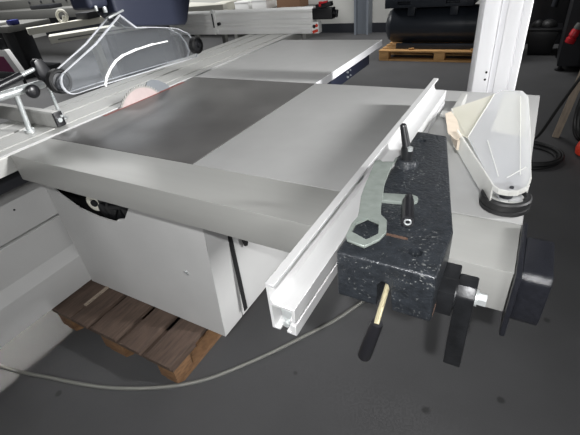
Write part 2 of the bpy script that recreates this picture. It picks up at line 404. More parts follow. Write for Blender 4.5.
# eccentric hold-down clamp
hc = thing('hold_down_clamp', (-1.69, 0.79, T), 'steel rod hold-down clamp with black levers standing on the sliding table', 'clamp')
MB().cyl((-1.69, 0.795, T + 0.001), (-1.69, 0.81, 1.165), 0.0105).cyl((-1.69, 0.795, T + 0.001), (-1.69, 0.795, T + 0.012), 0.019).build('clamp_post', M['zinc'], hc, smooth=True)
MB().cyl((-1.69, 0.45, 1.152), (-1.69, 0.925, 1.149), 0.0165).build('cross_tube', M['zinc'], hc, smooth=True)
rod = MB().cyl((-1.69, 0.60, 1.158), (-1.69, 0.94, 1.212), 0.0075).build('lever_rod', M['zinc'], hc, smooth=True)
MB().cyl((-1.69, 0.66, 1.167), (-1.69, 0.855, 1.198), 0.0145, 0.0155).build('rod_sleeve', M['black'], rod, smooth=True)
MB().prism([(0.915, 1.235), (0.93, 1.243), (0.952, 1.236), (0.968, 1.195), (0.974, 1.15), (0.965, 1.125), (0.945, 1.122), (0.925, 1.14), (0.912, 1.19)], 'x', -1.703, -1.672).build('cam_lever', M['black'], hc, bevel=0.005)
MB().cyl((-1.69, 0.862, 1.143), (-1.645, 0.850, 1.143), 0.017, 0.026).sphere((-1.642, 0.849, 1.143), 0.026, (0.5, 1, 1)).build('clamp_knob', M['black'], hc, smooth=True)
MB().cyl((-1.69, 0.94, 1.135), (-1.69, 0.94, T + 0.008), 0.007).build('spindle', M['zinc'], hc, smooth=True)
MB().lathe((-1.69, 0.94, T + 0.002), (0, 0, 1), [(0.024, 0), (0.025, 0.005), (0.012, 0.012), (0.009, 0.03)], 24).build('pressure_foot', M['zinc'], hc, smooth=True)

# crosscut fence at the rear of the sliding table
cf = thing('crosscut_fence', (-1.9, 2.75, T), 'long two-tier aluminium crosscut fence with black and red end standing across the sliding table', 'fence')
MB().prism([(2.74, 1.072), (2.80, 1.072), (2.80, 1.163), (2.755, 1.163), (2.742, 1.150), (2.742, 1.138), (2.748, 1.130), (2.748, 1.10), (2.74, 1.09)], 'x', -2.75, -1.385).build('upper_profile', M['alu_bright'], cf, bevel=0.002)
MB().prism([(2.735, T + 0.002), (2.81, T + 0.002), (2.81, 1.072), (2.748, 1.072), (2.74, 1.06), (2.75, 1.045), (2.735, 1.03)], 'x', -2.75, -1.395).build('lower_profile', M['alu_bright'], cf, bevel=0.002)
so = MB()
ob = [(-2.245 + 0.022 * math.cos(t) , (1.155 if math.sin(t) > 0 else 1.02) + 0.022 * math.sin(t)) for t in [2 * math.pi * k / 24 for k in range(24)]]
so.prism(ob, 'y', 2.715, 2.734)
brk = so.build('fence_bracket', M['alu_bright'], cf, bevel=0.003)
MB().box((-2.251, 2.7125, 1.05), (-2.239, 2.7152, 1.15)).build('bracket_slot', M['dark'], brk)
MB().cyl((-2.20, 2.715, 1.075), (-2.20, 2.735, 1.075), 0.012).build('clamp_screw', M['black'], brk)
ec = MB().box((-1.385, 2.738, 1.085), (-1.235, 2.802, 1.155)).box((-1.36, 2.745, 1.155), (-1.245, 2.79, 1.185), rot=RY(-0.15)).build('fence_end', M['black'], cf, bevel=0.006)
MB().box((-1.33, 2.735, 1.165), (-1.315, 2.76, 1.195)).box((-1.33, 2.735, 1.183), (-1.27, 2.76, 1.195), rot=RY(-0.15)).build('red_lever', M['red'], ec, bevel=0.003)
MB().cyl((-1.235, 2.76, 1.118), (-1.215, 2.76, 1.12), 0.010).cyl((-1.213, 2.76, 1.095), (-1.207, 2.76, 1.14), 0.009, 0.011).build('end_knob', M['black'], ec, smooth=True)
lb = MB().box((-1.394, 2.745, T + 0.002), (-1.345, 2.80, 1.070)).build('label_block', M['white'], cf, bevel=0.002)
MB().cyl((-1.378, 2.745, 1.042), (-1.378, 2.7435, 1.042), 0.012).build('label_mark', M['black'], lb)
MB().cyl((-1.358, 2.745, 1.048), (-1.358, 2.7435, 1.048), 0.011).box((-1.392, 2.7435, 1.002), (-1.348, 2.745, 1.02), rot=RY(-0.3)).build('label_print', M['orange'], lb)

# ------------------------------------------------------------------ overhead blade guard
og = thing('blade_guard', (-1.57, 1.3, T + 0.09), 'navy overhead blade guard with clear plastic shroud and black wheels above the blade', 'guard')
hb = MB()
hb.prism([(1.246, 1.62), (1.246, 1.352), (1.320, 1.288), (1.640, 1.240), (1.66, 1.255), (1.72, 1.36), (1.735, 1.62)], 'x', -1.655, -1.530)
hb.build('guard_box', M['navy'], og, bevel=0.012, seg=3)
hb2 = MB().box((-1.65, 1.135, 1.378), (-1.535, 1.232, 1.62)).build('dust_port', M['navy'], og, bevel=0.02, seg=4)
arm = MB().tube([(-1.59, 1.45, 1.60), (-1.59, 1.45, 2.02), (-1.45, 1.47, 2.12), (-0.26, 1.76, 2.12)], 0.045, 14)
arm.build('support_arm', M['post'], og, smooth=True)
# shroud: two clear side sheets with a rim
def guard_outline():
    p = [(1.262, 1.345), (1.10, 1.262), (0.918, 1.192)]
    for k in range(0, 8):
        t = math.radians(120 + k * 22)
        p.append((0.945 + 0.045 * math.cos(t), 1.155 + 0.045 * math.sin(t)))
    p += [(1.10, 1.106), (1.40, 1.094), (1.668, 1.082), (1.690, 1.105), (1.68, 1.15), (1.645, 1.20), (1.58, 1.235), (1.50, 1.255), (1.42, 1.27), (1.33, 1.285)]
    return p
go_ = guard_outline()
def edge_strip(pts, x0, x1, th):
    m = MB()
    n = len(pts)
    cyc = Vector((sum(p[0] for p in pts) / n, sum(p[1] for p in pts) / n))
    inn = []
    for p in pts:
        d = Vector(p) - cyc; inn.append(tuple(cyc + d * (1 - th / max(d.length, 1e-4))))
    for i in range(n):
        j = (i + 1) % n
        v = [m.bm.verts.new((x, q[0], q[1])) for x in (x0, x1) for q in (pts[i], pts[j], inn[j], inn[i])]
        m.bm.faces.new(v[:4]); m.bm.faces.new(v[4:][::-1])
        m.bm.faces.new((v[0], v[1], v[5], v[4])); m.bm.faces.new((v[2], v[3], v[7], v[6]))
    return m
sh = MB().prism(go_, 'x', -1.532, -1.530).prism(go_, 'x', -1.594, -1.592).build('shroud', M['clear'], og)
edge_strip(go_, -1.536, -1.528, 0.007).build('shroud_rim', M['clear_edge'], sh)
edge_strip(go_, -1.597, -1.590, 0.006).build('shroud_rim', M['clear_edge'], sh)
glint = MB()  # white strip shaped as the lamp glint on the curved plastic
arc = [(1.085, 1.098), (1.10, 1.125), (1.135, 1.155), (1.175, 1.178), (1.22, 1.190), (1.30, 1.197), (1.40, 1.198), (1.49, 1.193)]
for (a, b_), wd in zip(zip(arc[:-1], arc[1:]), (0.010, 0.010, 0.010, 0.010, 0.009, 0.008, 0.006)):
    glint.prism([a, b_, (b_[0] - wd * 0.4, b_[1] + wd), (a[0] - wd * 0.7, a[1] + wd * 0.8)], 'x', -1.5285, -1.527)
glint.build('shroud_glint', M['white'], sh)
for (yy, zz, rr, nm) in ((0.925, 1.163, 0.046, 'w'), (1.66, 1.142, 0.040, 'w')):
    wh = MB().lathe((-1.575 if yy < 1 else -1.512, yy, zz), (1, 0, 0), [(rr * 0.9, -0.016), (rr, -0.012), (rr, 0.012), (rr * 0.9, 0.016), (rr * 0.75, 0.016), (rr * 0.72, 0.006)], 32).build('guide_wheel', M['rubber'], og, smooth=True)
    MB().lathe((-1.568 if yy < 1 else -1.505, yy, zz), (1, 0, 0), [(rr * 0.7, 0.0), (rr * 0.68, 0.004), (0.012, 0.008), (0.01, 0.02)], 24).build('wheel_hub', M['dark'], wh, smooth=True)
MB().cyl((-1.52, 1.19, 1.362), (-1.52, 1.19, 1.382), 0.008).box((-1.545, 1.20, 1.345), (-1.525, 1.285, 1.352), rot=RX(0.2)).cyl((-1.525, 1.155, 1.372), (-1.525, 1.155, 1.39), 0.006).build('guard_hinge', M['zinc'], og, bevel=0.001)

# white upright behind the extension table
po = thing('steel_post', (-0.12, 1.75, 0), 'tall white double steel post standing behind the extension table', 'post')
f1 = MB().prism([(-0.181, 1.70), (-0.129, 1.70), (-0.129, 1.82), (-0.204, 1.82), (-0.204, 1.745)], 'z', 0, 2.25).build('front_profile', M['post'], po, bevel=0.002)
MB().cyl((-0.140, 1.701, 1.045), (-0.140, 1.697, 1.045), 0.004, n=10).cyl((-0.141, 1.701, 1.018), (-0.141, 1.697, 1.018), 0.004, n=10).build('bolt_hole', M['dark2'], f1)
f2 = MB().prism([(-0.107, 1.70), (-0.062, 1.70), (-0.061, 1.706), (-0.059, 1.706), (-0.058, 1.70), (-0.0355, 1.70), (-0.0355, 1.82), (-0.107, 1.82)], 'z', 0, 2.25).build('rear_profile', M['post'], po, bevel=0.0015)
MB().box((-0.131, 1.735, 0), (-0.105, 1.81, 2.24)).build('post_web', M['post'], po)
MB().box((-0.24, 1.66, 0), (0.0, 1.86, 0.015)).build('base_plate', M['post'], po)

# ------------------------------------------------------------------ rip fence riding on the rail
rf = thing('rip_fence', (-0.2, 0.7, T), 'rip fence with bright aluminium profile and hammered dark grey head on the front rail', 'fence')
fp = MB()
z0, zt = T + 0.001, 1.092
fpoly = [(-0.277, z0), (-0.262, z0), (-0.262, z0 + 0.005), (-0.2715, z0 + 0.005), (-0.2715, 1.048), (-0.237, 1.048), (-0.237, 1.028), (-0.243, 1.028), (-0.243, 1.024),
         (-0.2325, 1.024), (-0.2325, 1.030), (-0.2315, 1.0535), (-0.2675, 1.0535), (-0.2715, 1.060), (-0.2735, 1.086), (-0.262, 1.086), (-0.262, zt), (-0.277, zt)]
FY0, FY1 = 0.343, 1.43
fp.prism(fpoly, 'y', FY0, FY1)
fp.prism([(-0.2425, z0), (-0.2325, z0), (-0.2325, 1.018), (-0.2425, 1.018)], 'y', FY0, FY1)
fp.prism([(-0.250, z0), (-0.2425, z0), (-0.2425, z0 + 0.005), (-0.250, z0 + 0.005)], 'y', FY0, FY1)
profile = fp.build('fence_profile', M['alu'], rf, bevel=0.0006, seg=1)
tag(profile, 'bright aluminium fence profile')
MB().box((-0.262, 0.352, 1.012), (-0.243, 0.39, 1.036)).cyl((-0.254, 0.348, 1.006), (-0.254, 0.39, 1.006), 0.006, n=12).build('clamp_block', M['zinc'], profile, bevel=0.002)
# head
ZT, ZB = 1.103, 1.012
hpoly = [(-0.2, 0.437), (-0.2305, 0.437), (-0.2305, 0.50), (-0.207, 0.52), (-0.207, 0.937), (-0.137, 0.926), (-0.067, 0.612), (-0.054, 0.556), (-0.054, 0.437)]
hpoly = [(-0.204, 0.437), (-0.207, 0.937), (-0.137, 0.926), (-0.067, 0.612), (-0.054, 0.556), (-0.054, 0.437)]
hd = MB().prism(hpoly, 'z', ZB, ZT)
cuts = []
cuts.append(MB().cyl((-0.183, 0.889, 1.07), (-0.183, 0.889, 1.2), 0.0095))
cuts[-1] = MB().cyl((-0.183, 0.883, 1.08), (-0.183, 0.883, 1.2), 0.0095)
cuts.append(MB().cyl((-0.094, 0.480, 1.06), (-0.094, 0.480, 1.2), 0.0105))
cuts.append(MB().box((-0.152, 0.5050, 1.098), (-0.113, 0.5145, 1.2), rot=RZ(0.0)))
cuts.append(MB().prism([(-0.140, 0.99), (-0.137, 1.04), (-0.138, 1.058), (-0.130, 1.069), (-0.120, 1.066), (-0.115, 1.052), (-0.114, 1.035), (-0.108, 0.99)], 'y', 0.40, 0.60))
head = hd.build('fence_head', M['hammer'], rf, bevel=0.005, seg=3, cutters=cuts)
tag(head, 'hammered dark grey fence head casting')
MB().box((-0.1515, 0.5055, 1.0982), (-0.1135, 0.514, 1.1015)).build('rust_slot', M['rust'], head)
MB().lathe((-0.183, 0.883, 1.082), (0, 0, 1), [(0.0075, 0), (0.0075, 0.012), (0.004, 0.012), (0.0038, 0.004)], 16).build('socket_screw', M['zinc'], head, smooth=True)
# ratchet clamping lever
cl = MB().lathe((-0.183, 0.752, ZT), (0, 0, 1), [(0.024, 0), (0.024, 0.004), (0.020, 0.012), (0.019, 0.016)], 28).build('lever_boss', M['hammer'], rf, smooth=True)
MB().lathe((-0.183, 0.752, ZT + 0.0155), (0, 0, 1), [(0.012, 0), (0.0125, 0.022), (0.011, 0.027)], 24).build('lever_hub', M['blackmetal'], cl, smooth=True)
MB().cyl((-0.184, 0.752, ZT + 0.037), (-0.196, 0.760, ZT + 0.080), 0.0085, 0.0068).sphere((-0.196, 0.760, ZT + 0.080), 0.0069).build('lever_arm', M['black'], cl, smooth=True)
MB().cyl((-0.176, 0.745, ZT + 0.037), (-0.176, 0.745, ZT + 0.0445), 0.0055, n=12).build('lever_screw', M['zinc'], cl)
# folding crank: flat bar with a black grip
cb = MB()
hx = []
for k in range(9):
    t = -math.pi / 2 + math.pi * k / 8
    hx.append((-0.138 + 0.013 * math.cos(t), 0.617 + 0.013 * math.sin(t)))
cb.prism([(-0.196, 0.592)] + [(-0.16, 0.598)] + hx + [(-0.196, 0.617)], 'z', ZT + 0.0005, ZT + 0.0075)
cr = cb.build('crank_bar', M['wrench'], rf, bevel=0.0012)
MB().cyl((-0.1365, 0.592, ZT + 0.016), (-0.1205, 0.531, ZT + 0.016), 0.0098, 0.0105).cyl((-0.139, 0.607, ZT + 0.014), (-0.1365, 0.592, ZT + 0.016), 0.0075).build('crank_grip', M['black'], cr, smooth=True)
MB().ring((-0.1203, 0.5305, ZT + 0.016), (0.2, -1, 0.0), 0.0048, 0.0014, 20, 8).build('grip_pin', M['zinc'], cr, smooth=True)
# release lever under the head
rl = MB().cyl((-0.126, 0.470, 1.055), (-0.1205, 0.386, 1.031), 0.0042).build('release_rod', M['brass'], rf, smooth=True)
MB().lathe((-0.1198, 0.388, 1.033), Vector((-0.1375, 0.383, 0.951)) - Vector((-0.1198, 0.386, 1.033)), [(0.0085, 0), (0.0095, 0.004), (0.0108, 0.06), (0.0108, 0.083), (0.0100, 0.085), (0.003, 0.0852)], 24).build('release_grip', M['black'], rl, smooth=True)
# bracket, hook plate and bolt on the right of the head
MB().box((-0.056, 0.472, 1.000), (-0.0305, 0.545, 1.048)).cyl((-0.056, 0.50, 1.025), (-0.028, 0.50, 1.025), 0.024).build('hook_bracket', M['blackmetal'], rf, bevel=0.003)
hp = MB().prism([(0.488, 0.868), (0.515, 0.860), (0.535, 1.015), (0.53, 1.044), (0.497, 1.048), (0.485, 1.033)], 'x', -0.0305, -0.0025).build('hook_plate', M['blackmetal'], rf, bevel=0.003)
MB().cyl((-0.003, 0.506, 1.022), (0.001, 0.506, 1.022), 0.0135).cyl((0.001, 0.506, 1.022), (0.0135, 0.506, 1.022), 0.0105, n=6).build('hook_bolt', M['zinc'], hp)
MB().box((-0.0575, 0.450, 1.014), (-0.0535, 0.475, 1.022)).build('rust_washer', M['rust'], rf)

# spanner on the head
wr = MB()
wout = [(-0.199, 0.465), (-0.203, 0.502), (-0.201, 0.522), (-0.205, 0.539), (-0.219, 0.585), (-0.227, 0.63), (-0.242, 0.727), (-0.236, 0.738), (-0.226, 0.729), (-0.206, 0.736),
        (-0.207, 0.755), (-0.201, 0.762), (-0.203, 0.723), (-0.2, 0.688), (-0.194, 0.642), (-0.176, 0.569), (-0.168, 0.542), (-0.153, 0.529), (-0.144, 0.497), (-0.148, 0.475), (-0.163, 0.45), (-0.193, 0.456)]
whole = [(-0.194, 0.478), (-0.197, 0.503), (-0.184, 0.524), (-0.163, 0.518), (-0.154, 0.488), (-0.166, 0.467)]
wr.prism(wout, 'z', ZT + 0.0085, ZT + 0.0135)
wo = wr.build('spanner', M['wrench'], None, bevel=0.0008, seg=1, cutters=[MB().prism(whole, 'z', ZT - 0.1, ZT + 0.1)])
tag(wo, 'flat grey ring spanner with hexagonal hole lying on the fence head', 'spanner')

# ------------------------------------------------------------------ loose guard hood lying on the extension table
gh = thing('guard_hood', (-0.05, 1.1, T), 'loose milky plastic guard hood with black wheel lying on the extension table', 'guard')
top = [(-0.182, 1.262), (-0.08, 1.395), (-0.062, 1.435), (-0.008, 1.44), (0.011, 1.393), (0.029, 1.16), (0.047, 0.855), (0.043, 0.815), (0.028, 0.792), (0.013, 0.785), (-0.005, 0.786), (-0.017, 0.800), (-0.134, 1.074)]
HZ = 1.06
MB().prism([(-0.102, 1.03), (-0.08, 1.395), (-0.062, 1.435), (-0.008, 1.44), (0.011, 1.393), (0.029, 1.16), (0.047, 0.855), (0.043, 0.815), (0.028, 0.792), (0.013, 0.785), (-0.005, 0.786), (-0.017, 0.800)], 'z', HZ - 0.0012, HZ + 0.0012).build('hood_sheet', M['milky'], gh)
MB().prism([(-0.055, 1.41), (-0.008, 1.42), (0.006, 1.39), (0.024, 1.08), (-0.055, 1.10)], 'z', HZ - 0.005, HZ - 0.004).build('hood_lining', M['milky_yellow'], gh)
v = MB(); vv = [v.bm.verts.new(p) for p in ((-0.102, 1.03, HZ), (-0.134, 1.074, HZ - 0.006), (-0.182, 1.262, HZ - 0.01), (-0.08, 1.395, HZ))]
vw = [v.bm.verts.new((p.co.x, p.co.y, p.co.z - 0.002)) for p in vv]
v.bm.faces.new(vv); v.bm.faces.new(vw[::-1])
for i in range(4): v.bm.faces.new((vv[i], vv[(i + 1) % 4], vw[(i + 1) % 4], vw[i]))
v.build('hood_facet', M['milky_yellow'], gh)
def wall(pts, z1, z2, th, name, m, par):
    k = MB()
    for a, b2 in zip(pts[:-1], pts[1:]):
        A = Vector((a[0], a[1], 0)); B = Vector((b2[0], b2[1], 0)); d = unit(B - A); nn = Vector((-d.y, d.x, 0)) * th / 2
        q = [A + nn, B + nn, B - nn, A - nn]
        k.prism([(p.x, p.y) for p in q], 'z', z1, z2)
    return k.build(name, m, par)
wall([(-0.134, 1.074), (-0.017, 0.800)], 1.014, HZ + 0.002, 0.003, 'hood_rim', M['milky_edge'], gh)
wall([(-0.134, 1.074), (-0.182, 1.262)], 1.006, HZ - 0.008, 0.003, 'hood_rim', M['milky_edge'], gh)
wall([(-0.017, 0.800), (-0.005, 0.786), (0.013, 0.785), (0.028, 0.792), (0.043, 0.815), (0.047, 0.855)], HZ - 0.009, HZ + 0.002, 0.003, 'hood_nose', M['milky_edge'], gh)
wall([(0.047, 0.855), (0.029, 1.16), (0.011, 1.393), (-0.008, 1.44), (-0.062, 1.435)], T + 0.002, HZ, 0.0025, 'hood_rim', M['milky_edge'], gh)
MB().prism([(0.0, 0.82), (0.04, 0.83), (0.022, 1.20), (-0.004, 1.40), (-0.06, 1.40), (-0.075, 1.30), (-0.02, 0.86)], 'z', T + 0.022, T + 0.024).build('hood_underside', M['milky'], gh)
MB().box((-0.148, 1.02, 1.026), (-0.142, 1.16, 1.052), rot=RZ(0.35)).prism([(-0.155, 1.06), (-0.128, 1.02), (-0.118, 1.045), (-0.15, 1.16), (-0.178, 1.225), (-0.19, 1.20)], 'z', 1.0535, 1.0555).build('tape_patch', M['tape'], gh)
for a_, b_ in (((0.004, 0.84), (0.035, 0.90)), ((-0.080, 1.395), (-0.102, 1.03)), ((-0.008, 1.38), (0.027, 0.86)), ((-0.055, 1.02), (-0.012, 0.84))):
    MB().tube([(a_[0], a_[1], HZ + 0.002), (b_[0], b_[1], HZ + 0.002)], 0.0012, 6).build('hood_seam', M['milky_edge'], gh)
MB().box((-0.192, 1.33, T + 0.001), (-0.172, 1.50, T + 0.03)).box((-0.222, 1.30, T + 0.012), (-0.185, 1.335, T + 0.022)).build('hood_flange', M['alu_dull'], gh, bevel=0.002)
ghw = MB().lathe((0.010, 0.838, T + 0.0005), (-0.0, -0.0, 1), [(0.044, 0), (0.049, 0.003), (0.049, 0.011), (0.047, 0.012), (0.047, 0.014), (0.049, 0.015), (0.049, 0.027), (0.046, 0.030), (0.038, 0.030), (0.035, 0.018), (0.012, 0.017)], 40).build('hood_wheel', M['rubber'], gh, smooth=True)
MB().lathe((0.010, 0.838, T + 0.018), (0, 0, 1), [(0.013, 0), (0.013, 0.012), (0.008, 0.02), (0.006, 0.040)], 20).build('wheel_hub', M['dark'], ghw, smooth=True)
MB().lathe((0.010, 0.838, T + 0.0178), (0, 0, 1), [(0.034, 0), (0.034, 0.0006), (0.013, 0.0012)], 32).build('wheel_disc', M['alu_dull'], ghw, smooth=True)
sp = MB()
for k in range(3):
    a = 0.5 + k * 2.094
    sp.box((0.010, 0.832, T + 0.0182), (0.046, 0.844, T + 0.022), rot=RZ(a), about=(0.010, 0.838, T))
sp.build('wheel_spoke', M['alu_dull'], ghw)
MB().cyl((0.016, 0.800, HZ + 0.001), (0.016, 0.800, HZ + 0.004), 0.004, n=14).build('hood_bolt', M['dark'], gh)

# ------------------------------------------------------------------ pallet under the saw
def pallet(root, ox, oy, w_, l_, top_m, blk_m, boards, along='y', thick=0.022, blocks=(3, 3)):
    """Euro pallet; ox, oy: corner nearest; w_ along x, l_ along y; top boards run along `along`"""
    if along == 'y':
        x = ox
        for bw, gap in boards:
            j = random.uniform(-0.006, 0.006)
            MB().box((x, oy + j, 0.122), (x + bw, oy + l_ + j, 0.144)).build('deck_board', top_m, root, bevel=0.002)
            x += bw + gap
        for k in range(3):
            y = oy + 0.006 + k * (l_ - 0.145 - 0.012) / 2
            MB().box((ox + 0.004, y, 0.1), (ox + w_ - 0.004, y + 0.145, 0.1215)).build('stringer_board', blk_m if top_m is M['wood_new'] else top_m, root)
            for i, bw in enumerate((0.10, 0.145, 0.10)):
                bx = ox + 0.004 + (0, (w_ - 0.145) / 2, w_ - 0.10 - 0.008)[i]
                MB().prism([(y + 0.002, 0.022), (y + 0.103, 0.022), (y + 0.103, 0.0998), (y + 0.002, 0.0998)], 'x', bx, bx + bw).build('block', blk_m, root, bevel=0.004)
        for i, bw in enumerate((0.10, 0.145, 0.10)):
            bx = ox + 0.004 + (0, (w_ - 0.145) / 2, w_ - 0.10 - 0.008)[i]
            c = 0.018
            MB().prism([(bx, oy + 0.04), (bx + c, oy + 0.015), (bx + bw - c, oy + 0.015), (bx + bw, oy + 0.04), (bx + bw, oy + l_ - 0.03), (bx, oy + l_ - 0.03)], 'z', 0, 0.0215).build('bottom_board', blk_m, root)
    else:
        y = oy
        for bw, gap in boards:
            MB().box((ox, y, 0.122), (ox + w_, y + bw, 0.144)).build('deck_board', top_m, root, bevel=0.002)
            y += bw + gap
        for k in range(3):
            x = ox + 0.006 + k * (w_ - 0.145 - 0.012) / 2
            MB().box((x, oy, 0.1), (x + 0.145, oy + l_, 0.1215)).build('stringer_board', top_m, root)
            for q in (0, (l_ - 0.12) / 2, l_ - 0.12):
                MB().box((x, oy + q, 0.022), (x + 0.145, oy + q + 0.12, 0.0998)).build('block', blk_m, root, bevel=0.003)
        for q in (0, (l_ - 0.12) / 2, l_ - 0.12):
            MB().box((ox + 0.01, oy + q, 0), (ox + w_ - 0.01, oy + q + 0.12, 0.0218)).build('bottom_board', blk_m, root)
pal = thing('wooden_pallet', (-1.43, 0.58, 0), 'weathered brown wooden pallet on the floor under the grey saw cabinet', 'pallet')
pallet(pal, -1.826, 0.578, 0.80, 1.2, M['wood_old'], M['wood_block'], [(0.145, 0.012), (0.115, 0.028), (0.165, 0.032), (0.125, 0.034), (0.144, 0)])
tag(MB().box((-1.682, 0.66, 0.1445), (-1.665, 0.80, 0.151)).build('wood_sliver', M['plank']), 'thin pale wood sliver lying on the weathered pallet boards', 'wood scrap')

# cable on the floor
tag(MB().tube([(-2.6, 0.20, 0.009), (-1.889, 0.291, 0.009), (-1.598, 0.358, 0.009), (-1.345, 0.429, 0.009), (-1.137, 0.522, 0.009), (-0.96, 0.643, 0.009), (-0.815, 0.814, 0.009), (-0.674, 1.022, 0.009), (-0.529, 1.274, 0.009), (-0.36, 1.75, 0.009), (-0.40, 2.3, 0.009)], 0.0078, 10)
    .build('floor_cable', M['cable'], smooth=True), 'long grey cable curving across the dark floor in front of the pallet', 'cable')

# ------------------------------------------------------------------ compressor behind on its pallet
cp = thing('wooden_pallet', (-1.2, 6.3, 0), 'fresh pale wooden pallet on the floor under the compressor tank', 'pallet')
pallet(cp, -2.02, 6.12, 1.75, 0.90, M['wood_new'], M['wood_new'], [(0.12, 0.06), (0.12, 0.06), (0.12, 0.06), (0.12, 0.06), (0.14, 0)], along='x')
co = thing('air_compressor', (-1.2, 6.5, 0.144), 'dark slate air compressor with a horizontal tank on the fresh pallet', 'compressor')
tk = MB().lathe((-1.95, 6.50, 0.425), (1, 0, 0), [(0.02, -0.07), (0.12, -0.055), (0.20, -0.02), (0.235, 0.03), (0.24, 0.06), (0.24, 1.50), (0.235, 1.53), (0.2, 1.58), (0.12, 1.61), (0.02, 1.63)], 48).build('tank', M['navy_tank'], co, smooth=True)
MB().box((-1.80, 6.24, 0.1445), (-0.45, 6.30, 0.215)).box((-1.80, 6.70, 0.1445), (-0.45, 6.76, 0.215)).box((-1.75, 6.30, 0.16), (-1.65, 6.70, 0.20)).box((-0.60, 6.30, 0.16), (-0.50, 6.70, 0.20)).build('skid', M['navy_tank'], co, bevel=0.004)
fr = MB().box((-1.98, 6.22, 0.685), (-0.80, 6.80, 0.80)).build('top_frame', M['navy_tank'], co, bevel=0.006, cutters=[MB().box((-1.80, 6.1, 0.725), (-1.62, 6.3, 0.765)), MB().box((-1.15, 6.1, 0.725), (-0.97, 6.3, 0.765))])
MB().box((-1.96, 6.24, 0.8005), (-0.5, 6.78, 1.55)).build('pump_housing', M['navy_tank'], co, bevel=0.02)
for xx in (-1.66, -1.09):
    MB().box((xx, 6.25, 0.58), (xx + 0.10, 6.36, 0.69)).build('tank_bracket', M['navy_tank'], co, bevel=0.004)
for xx in (-1.56, -0.72):
    MB().cyl((xx - 0.03, 6.17, 0.158), (xx + 0.04, 6.20, 0.158), 0.013, n=10).build('skid_wedge', M['wood_new'], cp)

# ------------------------------------------------------------------ right-hand background
rc = thing('machine_cabinet', (0.6, 6.2, 0), 'tall black machine cabinet on small feet at the right edge of the hall', 'cabinet')
MB().box((0.27, 5.80, 0.06), (1.30, 6.6, 2.2)).build('body', M['dark'], rc, bevel=0.008)
for xx, yy in ((0.31, 5.86), (1.22, 5.86), (0.31, 6.5), (1.22, 6.5)):
    MB().lathe((xx, yy, 0), (0, 0, 1), [(0.05, 0), (0.05, 0.015), (0.02, 0.025), (0.02, 0.061)], 20).build('foot', M['black'], rc, smooth=True)
pg = thing('power_plug', (0.36, 5.74, 0.4), 'red industrial power plug hanging against the black machine cabinet', 'plug')
MB().lathe((0.330, 5.75, 0.33), (0.05, 0.0, 0.19), [(0.045, 0), (0.05, 0.01), (0.05, 0.05), (0.042, 0.055), (0.042, 0.075), (0.048, 0.08), (0.044, 0.13), (0.034, 0.15)], 24).build('plug_shell', M['red'], pg, smooth=True)
MB().lathe((0.372, 5.75, 0.475), (0.05, 0.0, 0.19), [(0.040, 0), (0.042, 0.02), (0.034, 0.06)], 20).build('plug_collar', M['grey_machine'], pg, smooth=True)
MB().tube([(0.388, 5.75, 0.53), (0.41, 5.75, 0.62), (0.46, 5.76, 0.72), (0.60, 5.77, 0.80)], 0.014, 8).build('plug_lead', M['rubber'], pg, smooth=True)
bn = thing('plastic_bin', (0.05, 6.75, 0), 'black plastic bin on the floor behind the white post', 'bin')
bmx = MB().prism([(-0.07, 0.0), (0.20, 0.0), (0.24, 0.30), (-0.12, 0.30)], 'y', 6.62, 6.95).build('bin_body', M['black'], bn, bevel=0.01)
MB().box((-0.15, 6.58, 0.30), (0.27, 6.99, 0.335)).build('bin_rim', M['black'], bn, bevel=0.008)
MB().sphere((0.10, 6.75, 0.335), 0.11, (1, 1, 0.8)).sphere((-0.02, 6.75, 0.34), 0.08).build('bin_contents', M['rubber'], bn, smooth=True)
dm = thing('dark_machine', (-0.1, 7.6, 0), 'large charcoal machine standing in shadow behind the black bin', 'machine')
MB().box((-0.62, 7.3, 0.0), (0.9, 8.0, 1.35)).build('machine_body', M['dark'], dm, bevel=0.02)
MB().box((-0.50, 7.4, 1.3505), (0.4, 7.9, 2.4)).build('machine_head', M['dark'], dm, bevel=0.04)
MB().cyl((-0.1, 7.28, 0.62), (0.12, 7.28, 1.25), 0.05).cyl((0.12, 7.27, 0.5), (0.2, 7.27, 1.2), 0.04).build('machine_hose', M['skirt'], dm, smooth=True)

tag(MB().box((0.275, 3.74, 0.0), (0.325, 3.78, 1.7), rot=RY(0.11), about=(0.30, 3.76, 0)).build('wood_plank', M['plank'], bevel=0.002), 'narrow grey wooden plank leaning against the dark box at right edge', 'plank')
db = thing('dark_box', (0.75, 4.1, 0), 'black equipment box at the right edge beside the leaning plank', 'box')
MB().box((0.46, 3.80, 0.05), (1.1, 4.5, 1.2)).build('body', M['dark'], db, bevel=0.02)
for xx, yy in ((0.52, 3.86), (1.04, 3.86), (0.52, 4.44), (1.04, 4.44)):
    MB().cyl((xx, yy, 0), (xx, yy, 0.051), 0.03).build('foot', M['black'], db)
hl = MB()
for k in range(3):
    hl.tube([(0.42 + 0.012 * k, 3.75 - 0.02 * k, 0.55), (0.385 + 0.02 * k, 3.68 - 0.01 * k, 0.28), (0.41 + 0.02 * k, 3.62 - 0.02 * k, 0.10), (0.50, 3.62, 0.05 + 0.02 * k), (0.56, 3.70, 0.30)], 0.014, 8)
tag(hl.build('hanging_cable', M['rubber'], smooth=True), 'bundle of black cable hanging in loops beside the orange cap', 'cable')
oc = MB().lathe((0.500, 3.44, 0.0), (0.0, 0.0, 1), [(0.05, 0.0), (0.075, 0.02), (0.08, 0.06), (0.07, 0.10), (0.045, 0.125), (0.01, 0.135)], 28).build('orange_cap', M['orange'], smooth=True)
tag(oc, 'round orange red plastic cap on the floor at the right edge', 'cap')
coil = MB()
